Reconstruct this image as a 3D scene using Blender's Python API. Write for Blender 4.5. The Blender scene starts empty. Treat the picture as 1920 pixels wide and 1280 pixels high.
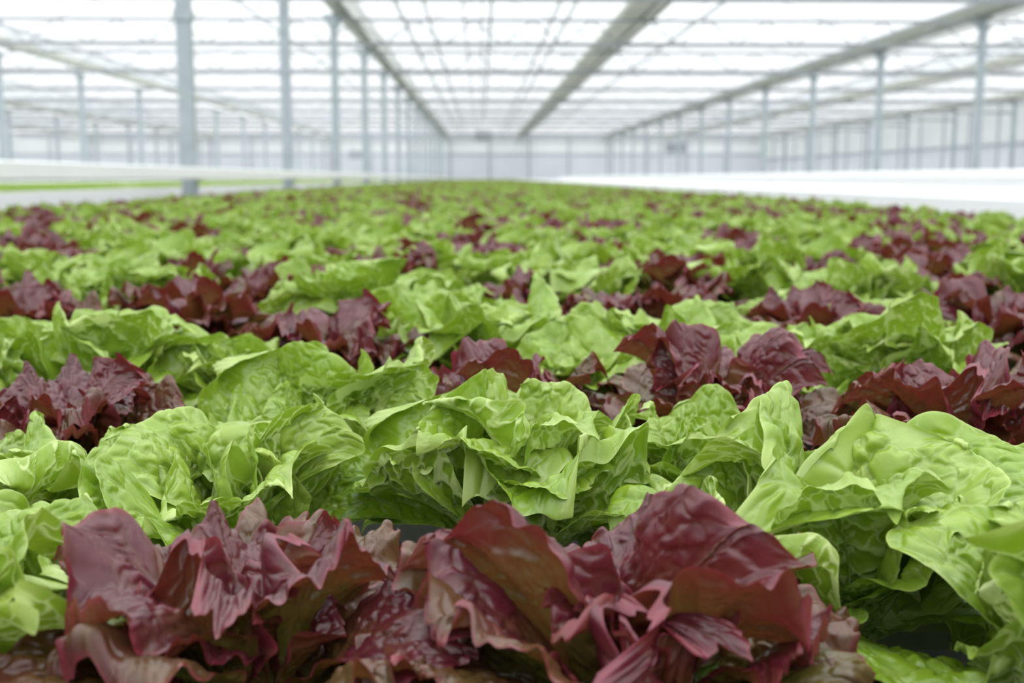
import bpy, math, random
import numpy as np

S = bpy.context.scene
COL = S.collection
PI = math.pi

# ------------------------------------------------------------------ camera, sky, exposure
ZC = 1.15                                   # camera height
FPX = 2133.0                                # focal length in pixels of the 1920 wide frame
PITCH = math.atan(307 / FPX)
YAW = math.atan(59 / FPX)
cam = bpy.data.cameras.new('camera')
cam.sensor_width = 36.0
cam.lens = 36.0 * FPX / 1920
cam.clip_start = 0.02
cam.clip_end = 400
cam.dof.use_dof = True
cam.dof.focus_distance = 0.645
cam.dof.aperture_fstop = 9.0
camo = bpy.data.objects.new('camera', cam)
camo.location = (0, 0, ZC)
camo.rotation_euler = (PI / 2 - PITCH, 0, -YAW)
COL.objects.link(camo)
S.camera = camo

w = bpy.data.worlds.new('overcast_sky')
S.world = w
w.use_nodes = True
bg = w.node_tree.nodes['Background']
bg.inputs[0].default_value = (0.96, 0.98, 1.0, 1)
bg.inputs[1].default_value = 1.0
_g = w.node_tree.nodes.new('ShaderNodeNewGeometry')        # overcast sky: brighter towards the zenith
_sx = w.node_tree.nodes.new('ShaderNodeSeparateXYZ')
_mr = w.node_tree.nodes.new('ShaderNodeMapRange')
_mr.inputs['From Min'].default_value = 0.0; _mr.inputs['From Max'].default_value = -1.0
_mr.inputs['To Min'].default_value = 0.54; _mr.inputs['To Max'].default_value = 2.1
w.node_tree.links.new(_g.outputs['Incoming'], _sx.inputs[0])
w.node_tree.links.new(_sx.outputs['Z'], _mr.inputs['Value'])
w.node_tree.links.new(_mr.outputs[0], bg.inputs[1])

S.view_settings.view_transform = 'Standard'
S.view_settings.look = 'None'
S.view_settings.exposure = 0.94
S.view_settings.gamma = 1.0
S.view_settings.use_curve_mapping = False
S.cycles.use_denoising = True
S.cycles.max_bounces = 9
S.cycles.diffuse_bounces = 4
S.cycles.transparent_max_bounces = 24
S.cycles.sample_clamp_indirect = 6

rng = np.random.default_rng(7)
random.seed(7)

# ------------------------------------------------------------------ helpers
def link(o, parent=None):
    COL.objects.link(o)
    if parent is not None:
        o.parent = parent
    return o

def tag(o, label=None, cat=None, group=None, kind=None):
    if label: o['label'] = label
    if cat: o['category'] = cat
    if group: o['group'] = group
    if kind: o['kind'] = kind
    return o

def empty(name, loc=(0, 0, 0), rz=0):
    o = bpy.data.objects.new(name, None)
    o.empty_display_size = 0.05
    o.location = loc
    o.rotation_euler = (0, 0, rz)
    return link(o)

class MB:
    """collects boxes, prisms and tubes and links them as one mesh object"""
    def __init__(self):
        self.v = []; self.f = []
    def box(self, x0, x1, y0, y1, z0, z1):
        n = len(self.v)
        self.v += [(x0,y0,z0),(x1,y0,z0),(x1,y1,z0),(x0,y1,z0),(x0,y0,z1),(x1,y0,z1),(x1,y1,z1),(x0,y1,z1)]
        self.f += [tuple(n+i for i in q) for q in ((0,3,2,1),(4,5,6,7),(0,1,5,4),(1,2,6,5),(2,3,7,6),(3,0,4,7))]
        return self
    def prism(self, prof, y0, y1, axis='y'):
        """closed profile extruded: axis y -> profile in (x,z); axis x -> profile in (y,z)"""
        n = len(self.v); k = len(prof)
        for t in (y0, y1):
            for a, b in prof:
                self.v.append((a, t, b) if axis == 'y' else (t, a, b))
        for i in range(k):
            j = (i + 1) % k
            self.f.append((n+i, n+j, n+k+j, n+k+i))
        self.f.append(tuple(n+k-1-i for i in range(k)))
        self.f.append(tuple(n+k+i for i in range(k)))
        return self
    def bar(self, p, q, r, sides=6):
        p = np.array(p, float); q = np.array(q, float)
        d = q - p; d /= np.linalg.norm(d)
        a = np.cross(d, (0, 0, 1.0))
        if np.linalg.norm(a) < 1e-3: a = np.cross(d, (1.0, 0, 0))
        a /= np.linalg.norm(a); b = np.cross(d, a)
        n = len(self.v)
        for c in (p, q):
            for i in range(sides):
                t = 2 * PI * (i + .5) / sides
                self.v.append(tuple(c + r * (a * math.cos(t) + b * math.sin(t))))
        for i in range(sides):
            j = (i + 1) % sides
            self.f.append((n+i, n+j, n+sides+j, n+sides+i))
        self.f.append(tuple(n+sides-1-i for i in range(sides)))
        self.f.append(tuple(n+sides+i for i in range(sides)))
        return self
    def mesh(self, name, mat):
        m = bpy.data.meshes.new(name)
        m.from_pydata(self.v, [], self.f)
        m.materials.append(mat)
        m.update()
        return m
    def build(self, name, mat, parent=None, loc=(0, 0, 0)):
        o = bpy.data.objects.new(name, self.mesh(name, mat))
        o.location = loc
        return link(o, parent)

def share(name, mesh, parent=None, loc=(0, 0, 0), rot=(0, 0, 0)):
    o = bpy.data.objects.new(name, mesh)
    o.location = loc
    o.rotation_euler = rot
    return link(o, parent)

def ordinal(n):
    small = ['first','second','third','fourth','fifth','sixth','seventh','eighth','ninth','tenth','eleventh','twelfth',
             'thirteenth','fourteenth','fifteenth','sixteenth','seventeenth','eighteenth','nineteenth','twentieth']
    if n <= 20: return small[n-1]
    tens = {2:'twenty',3:'thirty',4:'forty'}[n//10]
    if n % 10 == 0: return {3:'thirtieth',4:'fortieth'}[n//10]
    return tens + '-' + small[n % 10 - 1]

def project(x, y, z):
    """pixel of a world point, only used to count what is in frame for the labels"""
    c, s = math.cos(YAW), math.sin(YAW)
    X = x * c - y * s; Y = x * s + y * c; Z = z - ZC
    c, s = math.cos(PITCH), math.sin(PITCH)
    d = Y * c - Z * s; u = Z * c + Y * s
    return 960 + FPX * X / d, 640 - FPX * u / d

# ------------------------------------------------------------------ materials
class NT:
    def __init__(self, name):
        self.m = bpy.data.materials.new(name)
        self.m.use_nodes = True
        self.t = self.m.node_tree
        self.p = self.t.nodes['Principled BSDF']
        self.out = self.t.nodes['Material Output']
    def n(self, kind, **kw):
        x = self.t.nodes.new(kind)
        for k, v in kw.items(): setattr(x, k, v)
        return x
    def l(self, a, b): self.t.links.new(a, b)
    def attr(self, name): return self.n('ShaderNodeAttribute', attribute_name=name).outputs['Fac']
    def put(self, sock, v):
        if hasattr(v, 'is_output'): self.l(v, sock)
        elif isinstance(v, tuple): sock.default_value = (*v, 1) if len(v) == 3 else v
        else: sock.default_value = v
    def mix(self, f, a, b, blend='MIX'):
        x = self.n('ShaderNodeMix', data_type='RGBA', blend_type=blend)
        self.put(x.inputs[0], f); self.put(x.inputs[6], a); self.put(x.inputs[7], b)
        return x.outputs[2]
    def math(self, op, a, b=0.0, clamp=False):
        x = self.n('ShaderNodeMath', operation=op, use_clamp=clamp)
        self.put(x.inputs[0], a); self.put(x.inputs[1], b)
        return x.outputs[0]
    def noise(self, scale, detail=3, coord='Object'):
        c = self.n('ShaderNodeTexCoord')
        x = self.n('ShaderNodeTexNoise')
        x.inputs['Scale'].default_value = scale
        x.inputs['Detail'].default_value = detail
        self.l(c.outputs[coord], x.inputs['Vector'])
        return x.outputs['Fac']
    def ramp(self, v, a, b, lo=0.0, hi=1.0):
        x = self.n('ShaderNodeMapRange')
        self.put(x.inputs['Value'], v)
        x.inputs['From Min'].default_value = a; x.inputs['From Max'].default_value = b
        x.inputs['To Min'].default_value = lo; x.inputs['To Max'].default_value = hi
        return x.outputs[0]

def plain(name, col, rough=0.5, metal=0.0, var=0.06, scale=3.0):
    k = NT(name)
    f = k.ramp(k.noise(scale, 4), .3, .7)
    d = tuple(c * (1 - var) for c in col)
    k.l(k.mix(f, d, col), k.p.inputs['Base Color'])
    k.p.inputs['Roughness'].default_value = rough
    k.p.inputs['Metallic'].default_value = metal
    return k.m

M = {}
M['white_plastic'] = plain('white_plastic', (.87, .87, .87), .35, var=.03)
M['steel'] = plain('galvanised_steel', (.37, .42, .44), .5, .2, var=.18, scale=9)
M['chord'] = plain('truss_steel', (.26, .28, .29), .5, .2, var=.15, scale=6)
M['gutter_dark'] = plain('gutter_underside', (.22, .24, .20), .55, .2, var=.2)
M['gutter_pale'] = plain('gutter_pale', (.40, .41, .355), .5, .0, var=.15)
M['pipe'] = plain('pipe_grey', (.36, .38, .39), .5, .2)
M['concrete'] = plain('concrete', (.45, .45, .43), .85, var=.25, scale=1.5)
M['tray'] = plain('tray_plastic', (.07, .075, .07), .6, var=.3, scale=8)
M['channel'] = plain('channel_plastic', (.20, .21, .19), .4, var=.1, scale=30)
M['bed_white'] = plain('bed_white', (.66, .66, .65), .4, var=.04)
M['mullion'] = plain('mullion_grey', (.36, .39, .43), .5)
M['unit'] = plain('unit_grey', (.28, .30, .32), .5)

def wall_mat(name, ca, cb):
    k = NT(name)
    f = k.ramp(k.noise(.35, 3), .3, .7)
    c = k.mix(f, ca, cb)
    d = k.n('ShaderNodeBsdfDiffuse'); t = k.n('ShaderNodeBsdfTranslucent')
    k.l(c, d.inputs[0]); k.l(c, t.inputs[0])
    mx = k.n('ShaderNodeMixShader'); mx.inputs[0].default_value = .55
    k.l(d.outputs[0], mx.inputs[1]); k.l(t.outputs[0], mx.inputs[2])
    k.l(mx.outputs[0], k.out.inputs[0])
    return k.m
M['wall'] = wall_mat('translucent_wall_panel', (.68, .70, .70), (.75, .765, .765))
M['wall_low'] = wall_mat('bluish_wall_panel', (.62, .65, .67), (.69, .715, .73))

def glass_mat():
    k = NT('roof_glass')
    t = k.n('ShaderNodeBsdfTransparent'); t.inputs[0].default_value = (.95, .965, .97, 1)
    g = k.n('ShaderNodeBsdfGlossy'); g.inputs['Roughness'].default_value = .1
    mx = k.n('ShaderNodeMixShader'); mx.inputs[0].default_value = .05
    k.l(t.outputs[0], mx.inputs[1]); k.l(g.outputs[0], mx.inputs[2])
    k.l(mx.outputs[0], k.out.inputs[0])
    return k.m
M['glass'] = glass_mat()

def leaf_mat(kind):
    k = NT(kind + '_lettuce_leaf')
    margin, rim = k.attr('margin'), k.attr('rim')
    def line(name, w_):
        x = k.math('MULTIPLY', k.attr(name), k.attr(name))
        return k.math('MULTIPLY', k.math('POWER', 2.718, k.math('MULTIPLY', x, -1.0)), w_)
    vein = k.math('MAXIMUM', line('midrib', 1.0), k.math('MAXIMUM', line('lateral', .85), line('net', .70)))
    along, tone, blis = k.attr('along'), k.attr('tone'), k.attr('blister')
    back = k.n('ShaderNodeNewGeometry').outputs['Backfacing']
    rnd = k.n('ShaderNodeObjectInfo').outputs['Random']
    mott = k.ramp(k.noise(38, 3), .3, .7)
    fine = k.noise(420, 2)
    basefade = k.ramp(along, .05, .42, 1, 0)
    if kind == 'green':
        c = k.mix(mott, (.130, .245, .007), (.225, .340, .016))
        c = k.mix(k.math('MULTIPLY', blis, .35), c, (.36, .49, .060))
        c = k.mix(tone, c, (.48, .58, .14))
        c = k.mix(k.math('MULTIPLY', back, .50), c, (.25, .39, .035))
        c = k.mix(k.math('MULTIPLY', vein, k.ramp(back, 0, 1, .28, 1.0)), c, (.70, .80, .36))
        c = k.mix(k.math('MULTIPLY', basefade, .6), c, (.50, .60, .25))
        c = k.mix(k.math('MULTIPLY', margin, .6), c, (.55, .66, .22))
        c = k.mix(k.ramp(rnd, 0, 1, 0, .30), c, (.16, .29, .012))
        tr = k.mix(.45, c, (.36, .55, .015))
        tfac, rough = .20, .30
    else:
        redness = k.math('ADD', k.ramp(k.math('SUBTRACT', along, k.math('MULTIPLY', back, .26)), .36, .84), k.math('MULTIPLY', rim, .62), True)
        redness = k.math('ADD', redness, k.math('ADD', k.ramp(k.noise(16, 2), .35, .65, -.32, .12), k.math('MULTIPLY', k.math('SUBTRACT', tone, .10), 2.4)), True)
        deep = k.mix(mott, (.050, .006, .013), (.115, .012, .022))
        deep = k.mix(k.math('MULTIPLY', blis, .3), deep, (.16, .026, .040))
        deep_back = k.mix(mott, (.16, .018, .018), (.15, .080, .018))
        deep = k.mix(k.math('MULTIPLY', back, .65), deep, deep_back)
        olive = k.mix(mott, (.075, .135, .012), (.15, .18, .022))
        c = k.mix(redness, olive, deep)
        c = k.mix(k.math('MULTIPLY', tone, .4), c, (.13, .018, .026))
        c = k.mix(k.math('MULTIPLY', margin, .7), c, (.26, .030, .055))
        c = k.mix(k.math('MULTIPLY', vein, k.ramp(along, .2, .75, .35, .10)), c, (.30, .20, .08))
        c = k.mix(k.math('MULTIPLY', basefade, .6), c, (.36, .45, .14))
        c = k.mix(k.ramp(rnd, 0, 1, 0, .35), c, (.12, .018, .018))
        tr = k.mix(.5, c, (.42, .06, .035))
        tfac, rough = .18, .30
    p = k.p
    k.l(c, p.inputs['Base Color'])
    k.l(k.ramp(fine, .3, .7, rough - .05, rough + .12), p.inputs['Roughness'])
    p.inputs['Specular IOR Level'].default_value = .60 if kind == 'green' else .66
    b = k.n('ShaderNodeBump'); b.inputs['Strength'].default_value = .25; b.inputs['Distance'].default_value = .0006
    k.l(fine, b.inputs['Height']); k.l(b.outputs[0], p.inputs['Normal'])
    t = k.n('ShaderNodeBsdfTranslucent')
    k.l(tr, t.inputs[0])
    mx = k.n('ShaderNodeMixShader'); mx.inputs[0].default_value = tfac
    k.l(p.outputs[0], mx.inputs[1]); k.l(t.outputs[0], mx.inputs[2])
    k.l(mx.outputs[0], k.out.inputs[0])
    return k.m
M['green'] = leaf_mat('green')
M['red'] = leaf_mat('red')

# ------------------------------------------------------------------ the house: floor, walls, columns, gutters, trusses, roof
BAY = 6.27                                   # column spacing along the house
LINES = [(1.96 + k) * BAY for k in range(-2, 14)]
YEND = 97.5
YBACK = -10.0
XL, XR = -46.0, 24.2
HG = ZC + 3.43                               # underside of the gutters
GUT = [-41.5, -32.0, -22.5, -12.6, -2.78, 3.45, 10.75, 16.1, 23.2]

fl = MB().box(XL, XR, YBACK, YEND, -.1, 0).build('floor', M['concrete'])
tag(fl, kind='structure')

def panel_wall(name, along, fixed, a0, a1, z0, z1, step, zsplit):
    root = MB()
    rails = [z0, zsplit, z1 - .06]
    t = .03
    for z in rails:
        if along == 'x': root.box(a0, a1, fixed - .06, fixed + .06, z, z + .14)
        else: root.box(fixed - .06, fixed + .06, a0, a1, z, z + .14)
    o = root.build(name, M['mullion'])
    tag(o, kind='structure')
    n = int(round((a1 - a0) / step)); st = (a1 - a0) / n
    meshes = []
    for zz0, zz1, mat in ((z0 + .14, zsplit, M['wall_low']), (zsplit + .14, z1 - .06, M['wall'])):
        if along == 'x': m = MB().box(.05, st - .05, -t, t, zz0, zz1).mesh('panel', mat)
        else: m = MB().box(-t, t, .05, st - .05, zz0, zz1).mesh('panel', mat)
        meshes.append(m)
    if along == 'x': mm = MB().box(-.07, .07, -.08, .08, z0, z1).mesh('mullion', M['mullion'])
    else: mm = MB().box(-.08, .08, -.07, .07, z0, z1).mesh('mullion', M['mullion'])
    for i in range(n + 1):
        a = a0 + i * st
        loc = (a, fixed, 0) if along == 'x' else (fixed, a, 0)
        share('mullion', mm, o, loc)
        if i < n:
            for m in meshes: share('panel', m, o, loc)
    return o
panel_wall('wall_end', 'x', YEND, XL, XR, 0, HG + .1, 3.4, ZC + 1.85)
panel_wall('wall_right', 'y', XR, YBACK, YEND, 0, HG + .1, BAY / 2, ZC + 1.45)
panel_wall('wall_left', 'y', XL, YBACK, YEND, 0, HG + .1, BAY, ZC + 1.75)
panel_wall('wall_back', 'x', YBACK, XL, XR, 0, HG + .1, 6.0, ZC + 1.85)

# columns with a forked head and a base plate
post = MB().box(-.075, .075, -.06, .06, .02, HG - .02).mesh('post', M['steel'])
head = MB().prism([(-.085, HG - .32), (.085, HG - .32), (.24, HG - .02), (-.24, HG - .02)], -.05, .05).mesh('head_bracket', M['steel'])
base = MB().box(-.14, .14, -.14, .14, 0, .02).mesh('base_plate', M['steel'])
collar = MB().box(-.095, .095, -.08, .08, ZC + 1.62, ZC + 1.72).mesh('collar', M['steel'])
rows = [(-3.08, 'beside the left edge of the lettuce bed', 0, 14), (-12.7, 'in the second line out on the left', 2, 14),
        (-22.6, 'in the third line out on the left', 4, 14), (10.8, 'in the line beyond the empty white bed', 2, 14),
        (23.3, 'in the line against the side wall', 5, 14)]
for x, where, i0, i1 in rows:
    n = 0
    for i, y in enumerate(LINES):
        if i < i0: continue
        e = empty('support_column', (x, y, 0))
        px, _ = project(x, y, ZC)
        vis = 0 < px < 1920
        if vis: n += 1
        tag(e, (ordinal(n) + ' ' if vis else 'off-frame ') + 'nearest grey steel column ' + where, 'column', 'steel columns ' + where)
        share('post', post, e)
        share('head_bracket', head, e)
        share('base_plate', base, e)
        share('collar', collar, e)

# gutters, running the length of the house
def gutter(x, kind, label):
    e = empty('roof_gutter', (x, 0, 0))
    tag(e, label, 'gutter', 'roof gutters running the length of the greenhouse')
    if kind == 'wide':
        MB().prism([(-.40, HG + .02), (-.05, HG - .06), (.05, HG - .06), (.40, HG + .02), (.40, HG + .16), (-.40, HG + .16)], YBACK, YEND).build('gutter_body', M['gutter_pale'], e)
        MB().box(-.03, .03, YBACK, YEND, HG - .12, HG - .06).build('condensation_drip', M['gutter_dark'], e)
        MB().bar((.30, YBACK, HG - .02), (.30, YEND, HG - .02), .04).build('pipe', M['gutter_pale'], e)
    elif kind == 'split':
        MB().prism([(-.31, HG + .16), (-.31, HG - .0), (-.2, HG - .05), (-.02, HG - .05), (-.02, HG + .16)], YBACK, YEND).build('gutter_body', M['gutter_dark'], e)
        MB().prism([(.02, HG + .02), (.24, HG + .02), (.30, HG + .14), (.02, HG + .14)], YBACK, YEND).build('screen_bundle', M['white_plastic'], e)
    else:
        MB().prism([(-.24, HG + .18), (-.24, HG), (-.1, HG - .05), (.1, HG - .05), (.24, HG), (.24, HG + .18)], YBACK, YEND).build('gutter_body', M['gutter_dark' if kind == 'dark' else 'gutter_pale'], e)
        MB().bar((.14, YBACK, HG - .13), (.14, YEND, HG - .13), .07, 8).build('pipe', M['white_plastic'], e)
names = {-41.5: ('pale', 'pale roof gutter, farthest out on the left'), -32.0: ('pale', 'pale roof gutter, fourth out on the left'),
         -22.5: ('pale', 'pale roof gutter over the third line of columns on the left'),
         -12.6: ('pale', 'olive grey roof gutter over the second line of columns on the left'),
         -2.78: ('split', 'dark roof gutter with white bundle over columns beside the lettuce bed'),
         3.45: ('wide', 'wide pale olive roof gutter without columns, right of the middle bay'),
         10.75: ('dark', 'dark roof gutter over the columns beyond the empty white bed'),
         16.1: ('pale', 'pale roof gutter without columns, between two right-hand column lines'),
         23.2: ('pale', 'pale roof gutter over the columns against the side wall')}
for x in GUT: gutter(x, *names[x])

# trusses across the house at each column line
ZLOW, ZUP = ZC + 2.80, ZC + 3.30
TX0, TX1 = -32.0, 23.3
low = MB().box(TX0, TX1, -.045, .045, ZLOW - .04, ZLOW + .04).mesh('lower_chord', M['chord'])
up = MB().box(TX0, TX1, -.03, .03, ZUP - .03, ZUP + .03).mesh('upper_chord', M['chord'])
step = 1.25
s1 = MB().bar((0, 0, ZLOW), (step / 2, 0, ZUP), .017, 5).mesh('strut', M['chord'])
s2 = MB().bar((0, 0, ZUP), (step / 2, 0, ZLOW), .017, 5).mesh('strut', M['chord'])
lat = MB()
nst = int((TX1 - TX0) / step)
for i in range(nst):
    x = TX0 + i * step
    lat.bar((x, 0, ZLOW), (x + step / 2, 0, ZUP), .010, 4)
    lat.bar((x + step / 2, 0, ZUP), (x + step, 0, ZLOW), .010, 4)
lat = lat.mesh('strut_lattice', M['chord'])
n = 0
for i, y in enumerate(LINES):
    if i == 0: continue
    e = empty('roof_truss', (0, y, 0))
    n += 1
    tag(e, ordinal(n) + ' nearest grey lattice truss spanning the greenhouse below the glass', 'truss', 'lattice trusses across the roof')
    share('lower_chord', low, e); share('upper_chord', up, e)
    if y < 32:
        for j in range(nst):
            x = TX0 + j * step
            if abs(x - .028 * y) > .50 * y + 2: continue
            share('strut', s1, e, (x, 0, 0)); share('strut', s2, e, (x + step / 2, 0, 0))
    else:
        tag(share('strut_lattice', lat, e), kind='stuff')

# heating and irrigation pipes and wires along the bay over the bed
for x, r, z, lab in ((-1.65, .035, 3.40, 'thin grey pipe under the middle bay roof, nearest the dark gutter'), (-1.10, .03, 3.42, 'thin grey pipe under the middle bay roof, second from the dark gutter'),
                (-.33, .02, 3.45, 'thin grey wire under the roof just left of the ridge'), (.05, .02, 3.45, 'thin grey wire under the roof along the ridge'),
                (1.58, .03, 3.40, 'thin grey pipe under the middle bay roof, second from the wide gutter'), (1.90, .03, 3.40, 'thin grey pipe under the middle bay roof, nearest the wide gutter')):
    o = MB().bar((x, YBACK, ZC + z), (x, YEND, ZC + z), r).build('roof_pipe', M['pipe'])
    tag(o, lab, 'pipe', 'pipes under the middle bay roof')
    # hung from the upper chords of the trusses

# pitched glass roof: panes, ridges and rafters
edges = [XL] + GUT + [XR]
roof = MB()
for a, b in zip(edges[:-1], edges[1:]):
    if b - a < 2: continue
    roof.box((a + b) / 2 - .04, (a + b) / 2 + .04, YBACK, YEND, HG + .16 + (b - a) * .2 - .05, HG + .16 + (b - a) * .2 + .03)
roof = tag(roof.build('ceiling', M['pipe']), kind='structure')
ys = [YBACK] + LINES[1:] + [YEND]
for a, b in zip(edges[:-1], edges[1:]):
    rise = (b - a) * .2 if b - a > 2 else .1
    m = (a + b) / 2
    z0, z1 = HG + .16, HG + .16 + rise
    for xa, za, xb, zb in ((a, z0, m, z1), (m, z1, b, z0)):
        for ya, yb in zip(ys[:-1], ys[1:]):
            pm = bpy.data.meshes.new('pane')
            pm.from_pydata([(xa, ya + .03, za), (xb, ya + .03, zb), (xb, yb - .03, zb), (xa, yb - .03, za)], [], [(0, 1, 2, 3)])
            pm.materials.append(M['glass'])
            share('pane', pm, roof)
        if b - a > 2:
            raf = MB()
            y = ys[1]
            raf.bar((xa, 0, za - .03), (xb, 0, zb - .03), .016, 4)
            rm = raf.mesh('rafter', M['pipe'])
            for ya, yb in zip(ys[:-1], ys[1:]):
                share('rafter', rm, roof, (0, ya, 0))

# units hung at the far end
def fan_unit(x, y, z, s, label):
    e = empty('unit_heater', (x, y, z))
    tag(e, label, 'heater', 'units hung under the far roof')
    MB().box(-.9 * s, .9 * s, -.3, .3, -.42 * s, .42 * s).build('housing', M['unit'], e)
    r = MB()
    for i in range(5): r.box(-.8 * s, .8 * s, -.34, -.3, (-.34 + i * .15) * s, (-.26 + i * .15) * s)
    r.build('louvre_grille', M['pipe'], e)
    b = MB(); b.bar((-.6 * s, 0, .4 * s), (-.6 * s, 0, max(.5, ZLOW - z)), .03); b.bar((.6 * s, 0, .4 * s), (.6 * s, 0, max(.5, ZLOW - z)), .03)
    b.build('hanger', M['pipe'], e)
fan_unit(.25, LINES[14], ZLOW + .34, .70, 'grey box heater hung under the roof at the far end')
fan_unit(14.9, LINES[14], ZC + 2.25, .85, 'grey box heater hung by the far wall among the right columns')
fan_unit(-9.2, LINES[14], ZC + 1.7, .75, 'grey box heater hung by the far wall among the left columns')

# ------------------------------------------------------------------ growing beds
ZTRAY = ZC - .285                            # top of the bed tray
BX0, BX1 = -2.76, 2.46
BY0, BY1 = -.3, 95.0
def bed(name, label, x0, x1, ztop, rim, mat_tray, y0=BY0):
    e = empty(name, ((x0 + x1) / 2, y0, 0))
    hw = (x1 - x0) / 2; ln = BY1 - y0
    tag(e, label, 'bed')
    MB().box(-hw, hw, 0, ln, ztop - .05, ztop).build('tray', mat_tray, e)
    for s in (-1, 1):
        MB().box(s * hw - .02, s * hw + .02, 0, ln, ztop - .12, ztop + rim).build('side_board', M['white_plastic'], e)
    MB().box(-hw, hw, -.02, .0, ztop - .12, ztop + rim).build('end_board', M['white_plastic'], e)
    lm = MB().box(-.03, .03, -.03, .03, 0, ztop - .05).mesh('leg', M['steel'])
    for i in range(24):
        for s in (-1, 1): share('leg', lm, e, (s * (hw - .15), .3 + i * 4.0, 0))
    return e
bed('growing_bed', 'long white-sided bed carrying the red and green lettuces', BX0, BX1, ZTRAY, .04, M['tray'])
ZS = ZC - .155
seed_bed = bed('seedling_bed', 'long white-sided bed of pale green seedlings behind the left columns', -12.3, -3.42, ZS, .05, M['white_plastic'], 1.5)
empty_bed = bed('empty_bed', 'long empty white bed of bare channels beyond the right edge of the lettuces', 3.0, 6.45, ZC - .17, .045, M['bed_white'], 1.5)
cm = MB().prism([(-.13, 0), (-.13, .035), (-.10, .045), (.10, .045), (.13, .035), (.13, 0)], 0, BY1 - 1.7).mesh('channel', M['bed_white'])
for i in range(11):
    share('channel', cm, empty_bed, (-1.55 + i * .31, .1, ZC - .17))

def trough(x, z0, z1, label, xs, skirt):
    e = empty('water_trough', (x, 1.0, z0))
    tag(e, label, 'trough', 'raised white troughs')
    h = z1 - z0
    MB().prism([(-.06, .015), (-.045, 0), (.045, 0), (.06, .015), (.06, h), (.045, h), (.04, .03), (-.04, .03), (-.045, h), (-.06, h)], 0, BY1).build('trough_body', M['white_plastic'], e)
    MB().prism([(-.062, h), (.062, h), (.05, h + .012), (-.05, h + .012)], 0, BY1).build('lid', M['white_plastic'], e)
    if skirt:
        MB().box(-.03, .03, 0, BY1, -z0, 0).build('skirt_board', M['white_plastic'], e)
    else:
        bm = MB().box(xs, 0, -.03, .03, -.012, 0).mesh('bracket', M['white_plastic'])
        for y in LINES:
            if y > 2: share('bracket', bm, e, (0, y - 1.0, 0))
trough(-2.94, ZC - .018, ZC + .093, 'raised white trough running beside the bed in front of the left columns', -.1, False)
trough(6.62, ZC - .012, ZC + .090, 'raised white trough along the far side of the empty white bed', -.1, True)

# ------------------------------------------------------------------ lettuce leaves
def sm(a, b, x):
    t = np.clip((x - a) / (b - a), 0, 1)
    return t * t * (3 - 2 * t)

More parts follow.
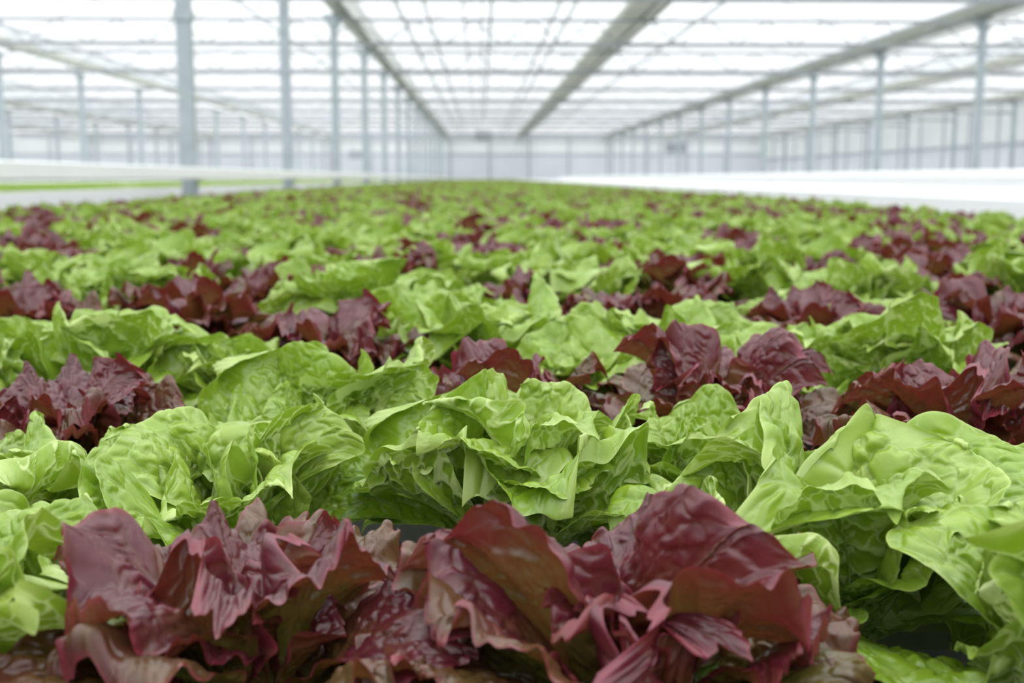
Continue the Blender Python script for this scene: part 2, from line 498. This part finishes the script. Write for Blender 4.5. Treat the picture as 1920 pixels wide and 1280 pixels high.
def leaf(name, kind, seed, L, W, e0, e1, cup0, cup1, ruf, ring_tone, nu, nv, droop=1.6, blis_amp=.0030):
    r = np.random.default_rng(seed)
    t = np.linspace(0, 1, nv)
    v = 1 - (1 - t) ** 1.45
    u = np.linspace(-1, 1, nu)
    u = np.sign(u) * np.abs(u) ** .85
    U, V = np.meshgrid(u, v)
    base = .20 if kind == 'green' else .22
    vm = .62 if kind == 'green' else .64
    prof = base + (1 - base) * sm(.05, vm, v) ** 1.15
    tip = np.sqrt(np.clip(1 - (np.clip(v - vm, 0, 1) / (1 - vm)) ** (2.3 if kind == 'green' else 2.9), 0, 1))
    wv = W / 2 * prof * tip
    Wv = wv[:, None] * np.ones_like(U)
    # polar coordinate round the blade for ripples that run on round the tip
    A = U * Wv; B = V * L
    th = np.arctan2(A / (W / 2), (B / L - .42) / .55)
    # outline: lobes and teeth
    ol = np.zeros_like(U)
    if kind == 'green':
        for k_ in (3, 5, 8): ol += .035 * r.normal() * np.sin(k_ * th + r.uniform(0, 6.3))
        ol += .012 * np.sin(23 * th + r.uniform(0, 6.3)) * np.sin(3 * th + r.uniform(0, 6.3))
    else:
        for k_ in (4, 6, 9): ol += .020 * r.normal() * np.sin(k_ * th + r.uniform(0, 6.3))
        ol += .013 * np.sin(31 * th + r.uniform(0, 6.3)) + .010 * np.sin(53 * th + r.uniform(0, 6.3))
    q_ = np.clip((V - .35) / .65, 0, 1) ** 1.5
    rho = 1 - (1 - U ** 2) * (1 - q_ ** 2)
    grow = 1 + ol * rho * sm(.15, .4, V)
    A = A * grow
    B = B + L * ol * .6 * sm(.6, 1, V) * (1 - np.abs(U) ** 2)
    # midrib curve in the radial plane
    tt = np.linspace(0, 1, 240)
    el = np.radians(e0 + (e1 - e0) * tt ** droop)
    el += math.radians(r.normal() * 7) * np.sin(tt * 5 + r.uniform(0, 6))
    px = np.concatenate([[0], np.cumsum(np.cos(el[:-1]))]) * L / 239
    pz = np.concatenate([[0], np.cumsum(np.sin(el[:-1]))]) * L / 239
    bl = np.clip(B / L, 0, 1)
    ex = np.clip(B / L - 1, 0, None) * L
    E_ = np.interp(bl, tt, el)
    # fan: the blade leans forward away from the midrib
    fan = .30 * A ** 2 / (W / 2) * sm(.2, .8, V)
    B2 = np.clip((B + fan) / L, 0, 1.0)
    over = np.clip((B + fan) / L - 1, 0, None) * L
    E_ = np.interp(B2, tt, el)
    PX = np.interp(B2, tt, px) + over * np.cos(E_); PZ = np.interp(B2, tt, pz) + over * np.sin(E_)
    NX, NZ = -np.sin(E_), np.cos(E_)          # inner (upper) face
    al = np.radians(cup0 + (cup1 - cup0) * sm(0, .9, V)) * (1 + .25 * r.normal())
    asym = 1 + .35 * r.normal() * np.sign(U) * np.abs(U)
    al = al * asym
    al = np.where(np.abs(al) < 1e-3, 1e-3, al)
    half = Wv * grow
    lat_ = half * np.sin(al * U) / al
    up_ = half * (1 - np.cos(al * U)) / al
    # ripples
    rp = np.zeros_like(U)
    ks = ((2, 1.0), (3, .9), (5, .6), (7, .28)) if kind == 'green' else ((2, .7), (4, .8), (7, .75), (10, .6))
    for k_, a_ in ks:
        rp += a_ * r.uniform(.5, 1.1) * np.sin(k_ * th + r.uniform(0, 6.3))
    up_ = up_ + ruf * rp * rho ** 1.2 * sm(.12, .5, V)
    if kind == 'red':
        up_ = up_ + ruf * .30 * rho ** 3 * (np.sin(19 * th + r.uniform(0, 6.3)) + .6 * np.sin(31 * th + r.uniform(0, 6.3))) * sm(.2, .5, V)
    else:
        up_ = up_ + ruf * .16 * rho ** 3 * (np.sin(15 * th + r.uniform(0, 6.3))) * sm(.2, .5, V)
    # one or two broad folds and a margin that rolls outwards
    up_ = up_ + ruf * 1.1 * r.normal() * rho * np.sin(2.2 * U + 5 * V + r.uniform(0, 6.3)) * sm(.2, .7, V)
    up_ = up_ - ruf * r.uniform(0, 1.3) * rho ** 3 * sm(.3, .7, V)
    # sideways swing of the whole leaf
    sw = r.normal() * .16 * L * V ** 2
    P = np.stack([PX + NX * up_, lat_ + sw, PZ + NZ * up_], -1)
    # twist about the leaf axis
    tw = r.normal() * .30
    # veins and the blisters between them (all in flat blade coordinates)
    ww = .0013
    wa = A + ww * (np.sin(B * 330 + r.uniform(0, 6)) + .7 * np.sin(A * 420 + B * 190 + r.uniform(0, 6)) + .5 * np.sin(B * 900 + A * 300 + r.uniform(0, 6)))
    wb = B + ww * (np.sin(A * 350 + r.uniform(0, 6)) + .7 * np.sin(B * 450 - A * 160 + r.uniform(0, 6)) + .5 * np.sin(A * 880 - B * 350 + r.uniform(0, 6)))
    d_mid = np.abs(A + .002 * np.sin(B * 60 + r.uniform(0, 6)))
    mid_w = .0016 * (1.4 - 1.15 * V)
    nl = 5
    d_lat = np.full_like(A, 1.0)
    for s_ in (-1, 1):
        bi = (np.arange(nl) + r.uniform(.1, .5, nl)) / nl * .78 * L + .10 * L
        for b_ in bi:
            aa = wa * s_
            q = (wb - b_) - (aa * .95 - aa ** 2 * 3.0)
            d_lat = np.minimum(d_lat, np.where(aa > -.0005, np.abs(q) * .72, 1.0))
    cs = .0118 if kind == 'green' else .0088
    npt = int(L * W * 1.4 / cs ** 2)
    pa = r.uniform(-W * .62, W * .62, npt); pb = r.uniform(-.02 * L, 1.1 * L, npt); hh = r.uniform(.45, 1.25, npt)
    da = (wa.ravel()[:, None] - pa) ** 2 + ((wb.ravel()[:, None] - pb) * .85) ** 2
    i2 = np.argpartition(da, 1, axis=1)[:, :2]
    d2 = np.sqrt(np.take_along_axis(da, i2, 1)); o_ = np.argsort(d2, 1)
    d2 = np.take_along_axis(d2, o_, 1); i1 = np.take_along_axis(i2, o_, 1)[:, 0]
    f = ((d2[:, 1] - d2[:, 0]) * .5).reshape(A.shape); hc = hh[i1].reshape(A.shape)
    dist = np.minimum(np.minimum(f, d_lat * 1.5 + .0016), np.maximum(d_mid - mid_w * .5, 0) * 2.2 + .0004)
    blis = (1 - (1 - np.clip(dist / (cs * .46), 0, 1)) ** 2) * hc
    vw = 1 / np.clip(1.25 - .8 * V, .3, 2)
    lat_taper = np.clip(1.25 - .75 * rho, .4, 1.3)
    gu = np.gradient(P, axis=1); gv = np.gradient(P, axis=0)
    N = np.cross(gv, gu)
    N = -N / (np.linalg.norm(N, axis=-1, keepdims=True) + 1e-9)
    ref = np.stack([NX, np.zeros_like(NX), NZ], -1)
    sg = np.sign((N * ref).sum(-1, keepdims=True).mean())
    N = N * sg
    dz = blis_amp * (blis - .5) * sm(.08, .3, V) * (1 - .6 * rho ** 4)
    dz = dz - .0006 * np.exp(-(d_mid / (mid_w * 1.5)) ** 2) * (1 - V)
    P = P + N * dz[..., None]
    if tw:
        a_ = tw * V ** 1.5
        c_, s_ = np.cos(a_), np.sin(a_)
        # rotate round the local midrib direction, roughly: shear lateral into the normal
        y0 = P[..., 1] - sw
        P = P + np.stack([NX * y0 * s_, y0 * (c_ - 1), NZ * y0 * s_], -1)
    d_edge = np.minimum((1 - np.abs(U)) * Wv, (1 - V) * L)
    margin = np.exp(-(d_edge / .0011) ** 1.5)
    rim = np.exp(-d_edge / .011)
    verts = P.reshape(-1, 3)
    idx = np.arange(nu * nv).reshape(nv, nu)
    quads = np.stack([idx[:-1, :-1], idx[:-1, 1:], idx[1:, 1:], idx[1:, :-1]], -1).reshape(-1, 4)
    # face winding so that the geometric normal is the inner face
    q0 = quads[len(quads) // 2]
    nn = np.cross(verts[q0[1]] - verts[q0[0]], verts[q0[3]] - verts[q0[0]])
    if (nn * N.reshape(-1, 3)[q0[0]]).sum() < 0: quads = quads[:, ::-1]
    return dict(v=verts, q=quads, a=dict(midrib=(np.abs(d_mid) / mid_w).ravel(), lateral=(np.maximum(d_lat - .0003, 0) / (.00050 * lat_taper)).ravel(), net=(np.maximum(f - .0003, 0) / .00030).ravel(), margin=margin.ravel(), rim=rim.ravel(), along=V.ravel(),
                tone=np.full(nu * nv, ring_tone), blister=blis.ravel()))

def to_mesh(name, d, mat):
    m = bpy.data.meshes.new(name)
    nv_, nq = len(d['v']), len(d['q'])
    m.vertices.add(nv_); m.vertices.foreach_set('co', d['v'].astype(np.float32).ravel())
    m.loops.add(nq * 4); m.loops.foreach_set('vertex_index', d['q'].astype(np.int32).ravel())
    m.polygons.add(nq)
    m.polygons.foreach_set('loop_start', np.arange(0, nq * 4, 4, dtype=np.int32))
    m.polygons.foreach_set('use_smooth', np.ones(nq, dtype=bool))
    for k_, a_ in d['a'].items():
        at = m.attributes.new(k_, 'FLOAT', 'POINT')
        at.data.foreach_set('value', a_.astype(np.float32))
    m.materials.append(mat)
    m.update(calc_edges=True)
    return m

# rings of a head: count, length, width, start and end elevation, cup at base and tip, ripple, tone
RINGS = {
 'green': [
   dict(n=5, L=.114, W=.102, e0=40, e1=2, cup0=35, cup1=2,  ruf=.0090, tone=.00, var=5, elev=0),
   dict(n=6, L=.120, W=.112, e0=60, e1=42, cup0=45, cup1=14, ruf=.0095, tone=.06, var=7, elev=0),
   dict(n=6, L=.110, W=.100, e0=74, e1=52, cup0=55, cup1=32, ruf=.0100, tone=.20, var=6, elev=.002),
   dict(n=5, L=.088, W=.074, e0=86, e1=64, cup0=65, cup1=45, ruf=.0090, tone=.45, var=4, elev=.006)],
 'red': [
   dict(n=8, L=.118, W=.074, e0=42, e1=-26, cup0=30, cup1=-14, ruf=.0052, tone=.00, var=6, elev=0),
   dict(n=9, L=.126, W=.075, e0=62, e1=-2,  cup0=36, cup1=-4, ruf=.0062, tone=.10, var=7, elev=0),
   dict(n=8, L=.116, W=.068, e0=75, e1=28, cup0=42, cup1=10, ruf=.0064, tone=.20, var=6, elev=.002),
   dict(n=6, L=.096, W=.060, e0=86, e1=48, cup0=45, cup1=18, ruf=.0062, tone=.30, var=4, elev=.004)],
}
def library(kind, nu, nv, mesh=True):
    lib = []
    for ri, g in enumerate(RINGS[kind]):
        ring = []
        for j in range(g['var']):
            r = np.random.default_rng(1000 * ri + 17 * j + (5 if kind == 'red' else 0))
            d = leaf('leaf', kind, 100 * ri + 7 * j + (3 if kind == 'green' else 51), g['L'] * r.uniform(.94, 1.06), g['W'] * r.uniform(.9, 1.1),
                     g['e0'] + r.normal() * 5, g['e1'] + r.normal() * 16, g['cup0'], g['cup1'] + r.normal() * 10, g['ruf'] * r.uniform(.8, 1.35), g['tone'], nu, nv,
                     droop=r.uniform(1.2, 3.2), blis_amp=(.0046, .0042, .0046, .0042)[ri] if kind == 'green' else .0027)
            ring.append(to_mesh(kind + '_leaf', d, M[kind]) if mesh else d)
        lib.append(ring)
    return lib

def head_plan(kind, seed):
    """list of (ring, variant, azimuth, pitch, roll, scale, lift) for one head"""
    r = np.random.default_rng(seed)
    out = []
    az = r.uniform(0, 6.28)
    for ri, g in enumerate(RINGS[kind]):
        az += r.uniform(0, 6.28)
        for j in range(g['n']):
            a = az + 2 * PI * j / g['n'] + r.normal() * .16
            out.append((ri, int(r.integers(g['var'])), a, r.normal() * .13, r.normal() * .20, r.uniform(.82, 1.10), g['elev']))
    return out

def euler_matrix(rx, ry, rz):
    cx, sx, cy, sy, cz, sz = math.cos(rx), math.sin(rx), math.cos(ry), math.sin(ry), math.cos(rz), math.sin(rz)
    X = np.array([[1, 0, 0], [0, cx, -sx], [0, sx, cx]]); Y = np.array([[cy, 0, sy], [0, 1, 0], [-sy, 0, cy]]); Z = np.array([[cz, -sz, 0], [sz, cz, 0], [0, 0, 1]])
    return Z @ Y @ X

def joined_head(kind, lib, seed):
    vs, qs, at, off = [], [], {}, 0
    for ri, vi, a, p, ro, sc, up in head_plan(kind, seed):
        d = lib[ri][vi]
        R = euler_matrix(ro, p, a) * sc
        vs.append(d['v'] @ R.T + np.array([.008 * math.cos(a), .008 * math.sin(a), up]))
        qs.append(d['q'] + off); off += len(d['v'])
        for k_, x in d['a'].items(): at.setdefault(k_, []).append(x)
    return to_mesh(kind + '_head', dict(v=np.concatenate(vs), q=np.concatenate(qs), a={k_: np.concatenate(x) for k_, x in at.items()}), M[kind])

HI = {k_: library(k_, 124, 124) for k_ in ('green', 'red')}
MID = {k_: library(k_, 44, 44) for k_ in ('green', 'red')}
LOWD = {k_: library(k_, 15, 16, False) for k_ in ('green', 'red')}
FAR = {k_: [joined_head(k_, LOWD[k_], 900 + i) for i in range(6)] for k_ in ('green', 'red')}

ZCH = ZTRAY + .025                            # top of the growing channels, where the stems stand
stem_mesh = {}
def lettuce(kind, x, y, seed, label, group, scale=1.0, detail='hi', rz=0.0, dz=0.0):
    e = empty(kind + '_lettuce', (x, y, ZCH), rz)
    tag(e, label, 'lettuce', group)
    e.scale = (scale,) * 3
    lib = HI[kind] if detail == 'hi' else MID[kind]
    if kind not in stem_mesh:
        stem_mesh[kind] = MB().bar((0, 0, 0), (0, 0, .035), .012, 8).mesh('stem', M['stem'])
    share('stem', stem_mesh[kind], e)
    for ri, vi, a, p, ro, sc, up in head_plan(kind, seed):
        o = bpy.data.objects.new('leaf', lib[ri][vi])
        o.location = (.008 * math.cos(a), .008 * math.sin(a), .004 + up)
        o.rotation_euler = (ro, p, a)
        o.scale = (sc,) * 3
        link(o, e)
    return e
M['stem'] = plain('lettuce_stem', (.55, .66, .32), .5)

# heads in the front rows, each where it stands in the bed: kind, x, y, scale, label
NEAR = [
 ('red', -.098, .468, 1.00, 'dark red lettuce, the nearer one with leaves hanging at the bottom left'),
 ('red', .062, .455, 1.02, 'dark red lettuce in front of the pale green heart, bottom centre'),
 ('green', .190, .580, 1.12, 'largest bright green lettuce with blistered leaves, lower right'),
 ('green', .262, .430, 1.05, 'green lettuce with a thick pale midrib in the bottom right corner'),
 ('green', -.245, .470, 1.10, 'green lettuce cut by the frame at the lower left'),
 ('green', -.150, .690, 1.00, 'green lettuce with a veined leaf held up behind the left red head'),
 ('green', .025, .715, 1.10, 'pale green lettuce with blistered leaves behind the two front red heads'),
 ('green', -.320, .700, .95, 'green lettuce at the left border under the dark red one'),
 ('green', .135, .755, .86, 'small green lettuce squeezed between the pale green and the largest head'),
 ('green', .345, .640, .95, 'green lettuce at the right border behind the largest head'),
 ('red', -.325, .880, 1.00, 'dark red lettuce at the left border, above the veined green leaf'),
 ('green', -.115, .905, 1.00, 'pale green lettuce directly behind the veined-leaf head'),
 ('red', .025, .955, .95, 'red lettuce peeking out above the pale green blistered head'),
 ('red', .195, .935, 1.04, 'large red lettuce with olive undersides above the largest green head'),
 ('red', .360, .820, 1.08, 'red lettuce at the right border with olive lower leaves'),
 ('green', -.52, 1.05, .95, 'green lettuce just outside the left border, beside the dark red head'),
 ('green', -.375, 1.165, 1.05, 'broad green lettuce at the left border above the dark red head'),
 ('green', -.235, 1.12, .88, 'green lettuce between the broad left one and the dark red curl'),
 ('red', -.165, 1.235, 1.05, 'dark red lettuce with a curled drooping leaf, left of centre'),
 ('green', .020, 1.270, 1.16, 'broad green lettuce in the centre behind the peeking red head'),
 ('green', .195, 1.240, 1.02, 'green lettuce behind the large red head with olive undersides'),
 ('green', .112, 1.105, .92, 'green lettuce wedged behind the peeking red head and the large red one'),
 ('green', -.085, 1.45, .90, 'green lettuce showing behind the dark red head with the curled leaf'),
 ('green', .440, 1.130, 1.08, 'green lettuce with tall cupped leaves near the right border'),
 ('green', .330, 1.180, .90, 'green lettuce just left of the tall cupped one'),
 ('red', .585, 1.03, .95, 'red lettuce just outside the right border'),
 ('red', -.60, 1.50, 1.05, 'dark red lettuce at the left border in the fifth row'),
 ('green', -.52, 1.34, .80, 'small green lettuce at the left border under the fifth-row red head'),
 ('red', -.355, 1.47, 1.00, 'nearest of the dark red cluster left of the centre'),
 ('red', -.43, 1.66, 1.00, 'dark red lettuce at the back of the cluster left of the centre'),
 ('green', -.200, 1.62, 1.08, 'tall green lettuce beside the dark red cluster'),
 ('green', -.045, 1.58, .95, 'green lettuce right of the tall one, over the broad central head'),
 ('red', .095, 1.57, .80, 'small red lettuce showing between the green heads near the centre'),
 ('red', .225, 1.54, 1.05, 'red lettuce right of the centre behind the broad green heads'),
 ('green', .345, 1.50, .88, 'green lettuce between two red heads right of the centre'),
 ('red', .420, 1.42, 1.06, 'dark red lettuce in the fifth row over the tall cupped green one'),
 ('green', .525, 1.38, .92, 'green lettuce between the two fifth-row red heads on the right'),
 ('red', .640, 1.36, 1.10, 'large dark red lettuce at the right border in the fifth row'),
]
for i, (k_, x, y, s_, lab) in enumerate(sorted(NEAR, key=lambda h: (h[2] in (1.105, 1.45)))):
    lettuce(k_, x, y, 305 if i == 0 else 140 + i, lab, 'lettuce heads in the front rows', s_, 'hi' if y < 1.0 else 'mid', rng.uniform(0, 6.28))

# further rows: (row distance, [(pixel column of the head in its row, kind)])
ROWS = [
 (1.86, [(-60, 'r'), (150, 'g'), (285, 'g'), (510, 'r'), (660, 'g'), (810, 'g'), (985, 'r'), (1110, 'g'), (1265, 'r'), (1390, 'g'), (1540, 'g'), (1670, 'g'), (1800, 'r'), (1960, 'g')]),
 (2.13, [(-80, 'g'), (60, 'g'), (210, 'g'), (365, 'r'), (545, 'r'), (740, 'r'), (880, 'g'), (1010, 'g'), (1140, 'r'), (1290, 'r'), (1410, 'g'), (1530, 'r'), (1730, 'r'), (1880, 'g'), (2030, 'r')]),
 (2.42, [(-50, 'r'), (105, 'r'), (270, 'g'), (420, 'g'), (560, 'g'), (690, 'g'), (830, 'g'), (960, 'g'), (1090, 'g'), (1220, 'g'), (1420, 'r'), (1570, 'g'), (1745, 'r'), (1890, 'g'), (2040, 'g')]),
 (2.72, [(-110, 'g'), (20, 'g'), (120, 'r'), (250, 'g'), (370, 'g'), (480, 'r'), (630, 'r'), (785, 'r'), (940, 'r'), (1070, 'g'), (1200, 'r'), (1330, 'g'), (1480, 'g'), (1640, 'r'), (1770, 'r'), (1900, 'g'), (2030, 'g')]),
]
plan = []
for y, hs in ROWS:
    for px, c in hs:
        x = (px - 901) * y / FPX * 1.0
        plan.append((y, x, 'red' if c == 'r' else 'green'))
PX, PY = .190, .205
def colour(r): return 'red' if r < .40 else 'green'
y = 2.96
odd = 0
while y < 4.75:
    xs = np.arange(BX0 + .1 + odd * PX / 2, BX1 - .06, PX)
    for x in xs:
        if -.47 * y - .16 < x < .52 * y + .16:
            plan.append((y, x, colour(rng.random())))
    y += PY; odd = 1 - odd
LASTY = y
by_row = {}
for y, x, c in plan: by_row.setdefault(round(y, 3), []).append((x, c))
for ri, (y, hs) in enumerate(sorted(by_row.items())):
    n = 0; nout = [0, 0]
    for x, c in sorted(hs):
        xx = x + rng.normal() * .012; yy = y + rng.normal() * .014
        px, _ = project(xx, yy, ZC - .165)
        inside = 0 <= px <= 1920
        if inside:
            n += 1
            lab = f'{c} lettuce, {ordinal(n)} from the left in the {ordinal(ri + 6)} row from the front'
        else:
            nout[px > 0] += 1
            lab = f'{c} lettuce, {ordinal(nout[px > 0])} past the {"left" if px < 0 else "right"} border, {ordinal(ri + 6)} row from the front'
        sc = rng.uniform(.94, 1.10) - .08 * min(1, max(0, y - 2) / 2); rz = rng.uniform(0, 6.28)
        grp = f'{c} lettuces in the blurred middle rows'
        if y < 2.2:
            lettuce(c, xx, yy, int(rng.integers(1e6)), lab, grp, sc, 'mid', rz)
        else:
            o = share(c + '_lettuce', FAR[c][int(rng.integers(6))], None, (xx, yy, ZCH), (0, 0, rz))
            o.scale = (sc,) * 3
            tag(o, lab, 'lettuce', grp)

# growing channels under the individually built rows
chm = MB().prism([(-.05, -.025), (-.05, -.006), (-.04, 0), (.04, 0), (.05, -.006), (.05, -.025)], BX0 + .03, BX1 - .03, 'x').mesh('growing_channel', M['channel'])
crow = [.46, .66, .92, 1.22, 1.52] + sorted(by_row)
for i, y in enumerate(crow):
    o = share('growing_channel', chm, None, (0, y, ZCH))
    tag(o, 'white plastic growing channel under the ' + ordinal(i + 1) + ' row of lettuces', 'channel', 'growing channels across the bed')

# ------------------------------------------------------------------ the distant lettuces and the seedlings: beyond counting
def scatter(name, pts, idx, rot, scl, kind, label, cat):
    m = bpy.data.meshes.new(name)
    m.from_pydata(pts, [], [])
    for nm, ty, data in (('pick', 'INT', idx), ('spin', 'FLOAT', rot), ('size', 'FLOAT', scl)):
        a = m.attributes.new(nm, ty, 'POINT'); a.data.foreach_set('value', data)
    o = link(bpy.data.objects.new(name, m))
    tag(o, label, cat, kind='stuff')
    g = bpy.data.node_groups.new(name + '_nodes', 'GeometryNodeTree')
    g.interface.new_socket('Geometry', in_out='INPUT', socket_type='NodeSocketGeometry')
    g.interface.new_socket('Geometry', in_out='OUTPUT', socket_type='NodeSocketGeometry')
    N = g.nodes; Lk = g.links
    gi = N.new('NodeGroupInput'); go = N.new('NodeGroupOutput')
    join = N.new('GeometryNodeJoinGeometry')
    src = [ob for ob in COL.objects if ob.type == 'MESH' and ob.data in FAR[kind]]
    seen = []
    for ob in src:
        if ob.data.name in [s_.data.name for s_ in seen]: continue
        seen.append(ob)
    for ob in seen:
        oi = N.new('GeometryNodeObjectInfo'); oi.transform_space = 'ORIGINAL'
        oi.inputs['Object'].default_value = ob
        gt = N.new('GeometryNodeGeometryToInstance')
        Lk.new(oi.outputs['Geometry'], gt.inputs[0]); Lk.new(gt.outputs[0], join.inputs[0])
    ip = N.new('GeometryNodeInstanceOnPoints')
    ip.inputs['Pick Instance'].default_value = True
    Lk.new(gi.outputs[0], ip.inputs['Points']); Lk.new(join.outputs[0], ip.inputs['Instance'])
    def na(nm, ty):
        x = N.new('GeometryNodeInputNamedAttribute'); x.data_type = ty; x.inputs['Name'].default_value = nm
        return [s_ for s_ in x.outputs if s_.enabled and s_.name == 'Attribute'][0]
    Lk.new(na('pick', 'INT'), ip.inputs['Instance Index'])
    cx = N.new('ShaderNodeCombineXYZ'); Lk.new(na('spin', 'FLOAT'), cx.inputs['Z'])
    e2r = N.new('FunctionNodeEulerToRotation'); Lk.new(cx.outputs[0], e2r.inputs[0])
    Lk.new(e2r.outputs[0], ip.inputs['Rotation'])
    Lk.new(na('size', 'FLOAT'), ip.inputs['Scale'])
    Lk.new(ip.outputs[0], go.inputs[0])
    md = o.modifiers.new('planting', 'NODES'); md.node_group = g
    return o

far = {'green': [], 'red': []}
y = LASTY
while y < BY1 - .3:
    xs = np.arange(BX0 + .1 + odd * PX / 2, BX1 - .06, PX)
    for x in xs:
        if True:
            far[colour(rng.random())].append((x + rng.normal() * .012, y + rng.normal() * .014, ZCH))
    y += PY; odd = 1 - odd
# the rest of the near rows, beside the picture's borders
for y in np.arange(.46, LASTY - .05, PY):
    for x in np.arange(BX0 + .1 + odd * PX / 2, BX1 - .06, PX):
        lo, hi = (-.47 * y - .26, .52 * y + .26) if y > 2.9 else (-.425 * y - .17, .48 * y + .17)
        if x < lo or x > hi:
            far[colour(rng.random())].append((x + rng.normal() * .012, y + rng.normal() * .014, ZCH))
    odd = 1 - odd
for k_, lab in (('green', 'green lettuces filling the far end of the bed and its sides'), ('red', 'red lettuces dotted over the far end of the bed and its sides')):
    n = len(far[k_])
    scatter('distant_' + k_ + '_lettuce', far[k_], rng.integers(0, 6, n), rng.uniform(0, 6.28, n), rng.uniform(.82, 1.00, n), k_, lab, 'lettuce')
sd = []
for x in np.arange(-12.2, -3.5, .19):
    for y in np.arange(4.0, BY1 - .3, .21):
        sd.append((x + rng.normal() * .006, y + rng.normal() * .01, ZS))
n = len(sd)
scatter('seedling', sd, rng.integers(0, 6, n), rng.uniform(0, 6.28, n), rng.uniform(.17, .27, n), 'green', 'small pale green seedlings covering the left-hand bed', 'seedlings')
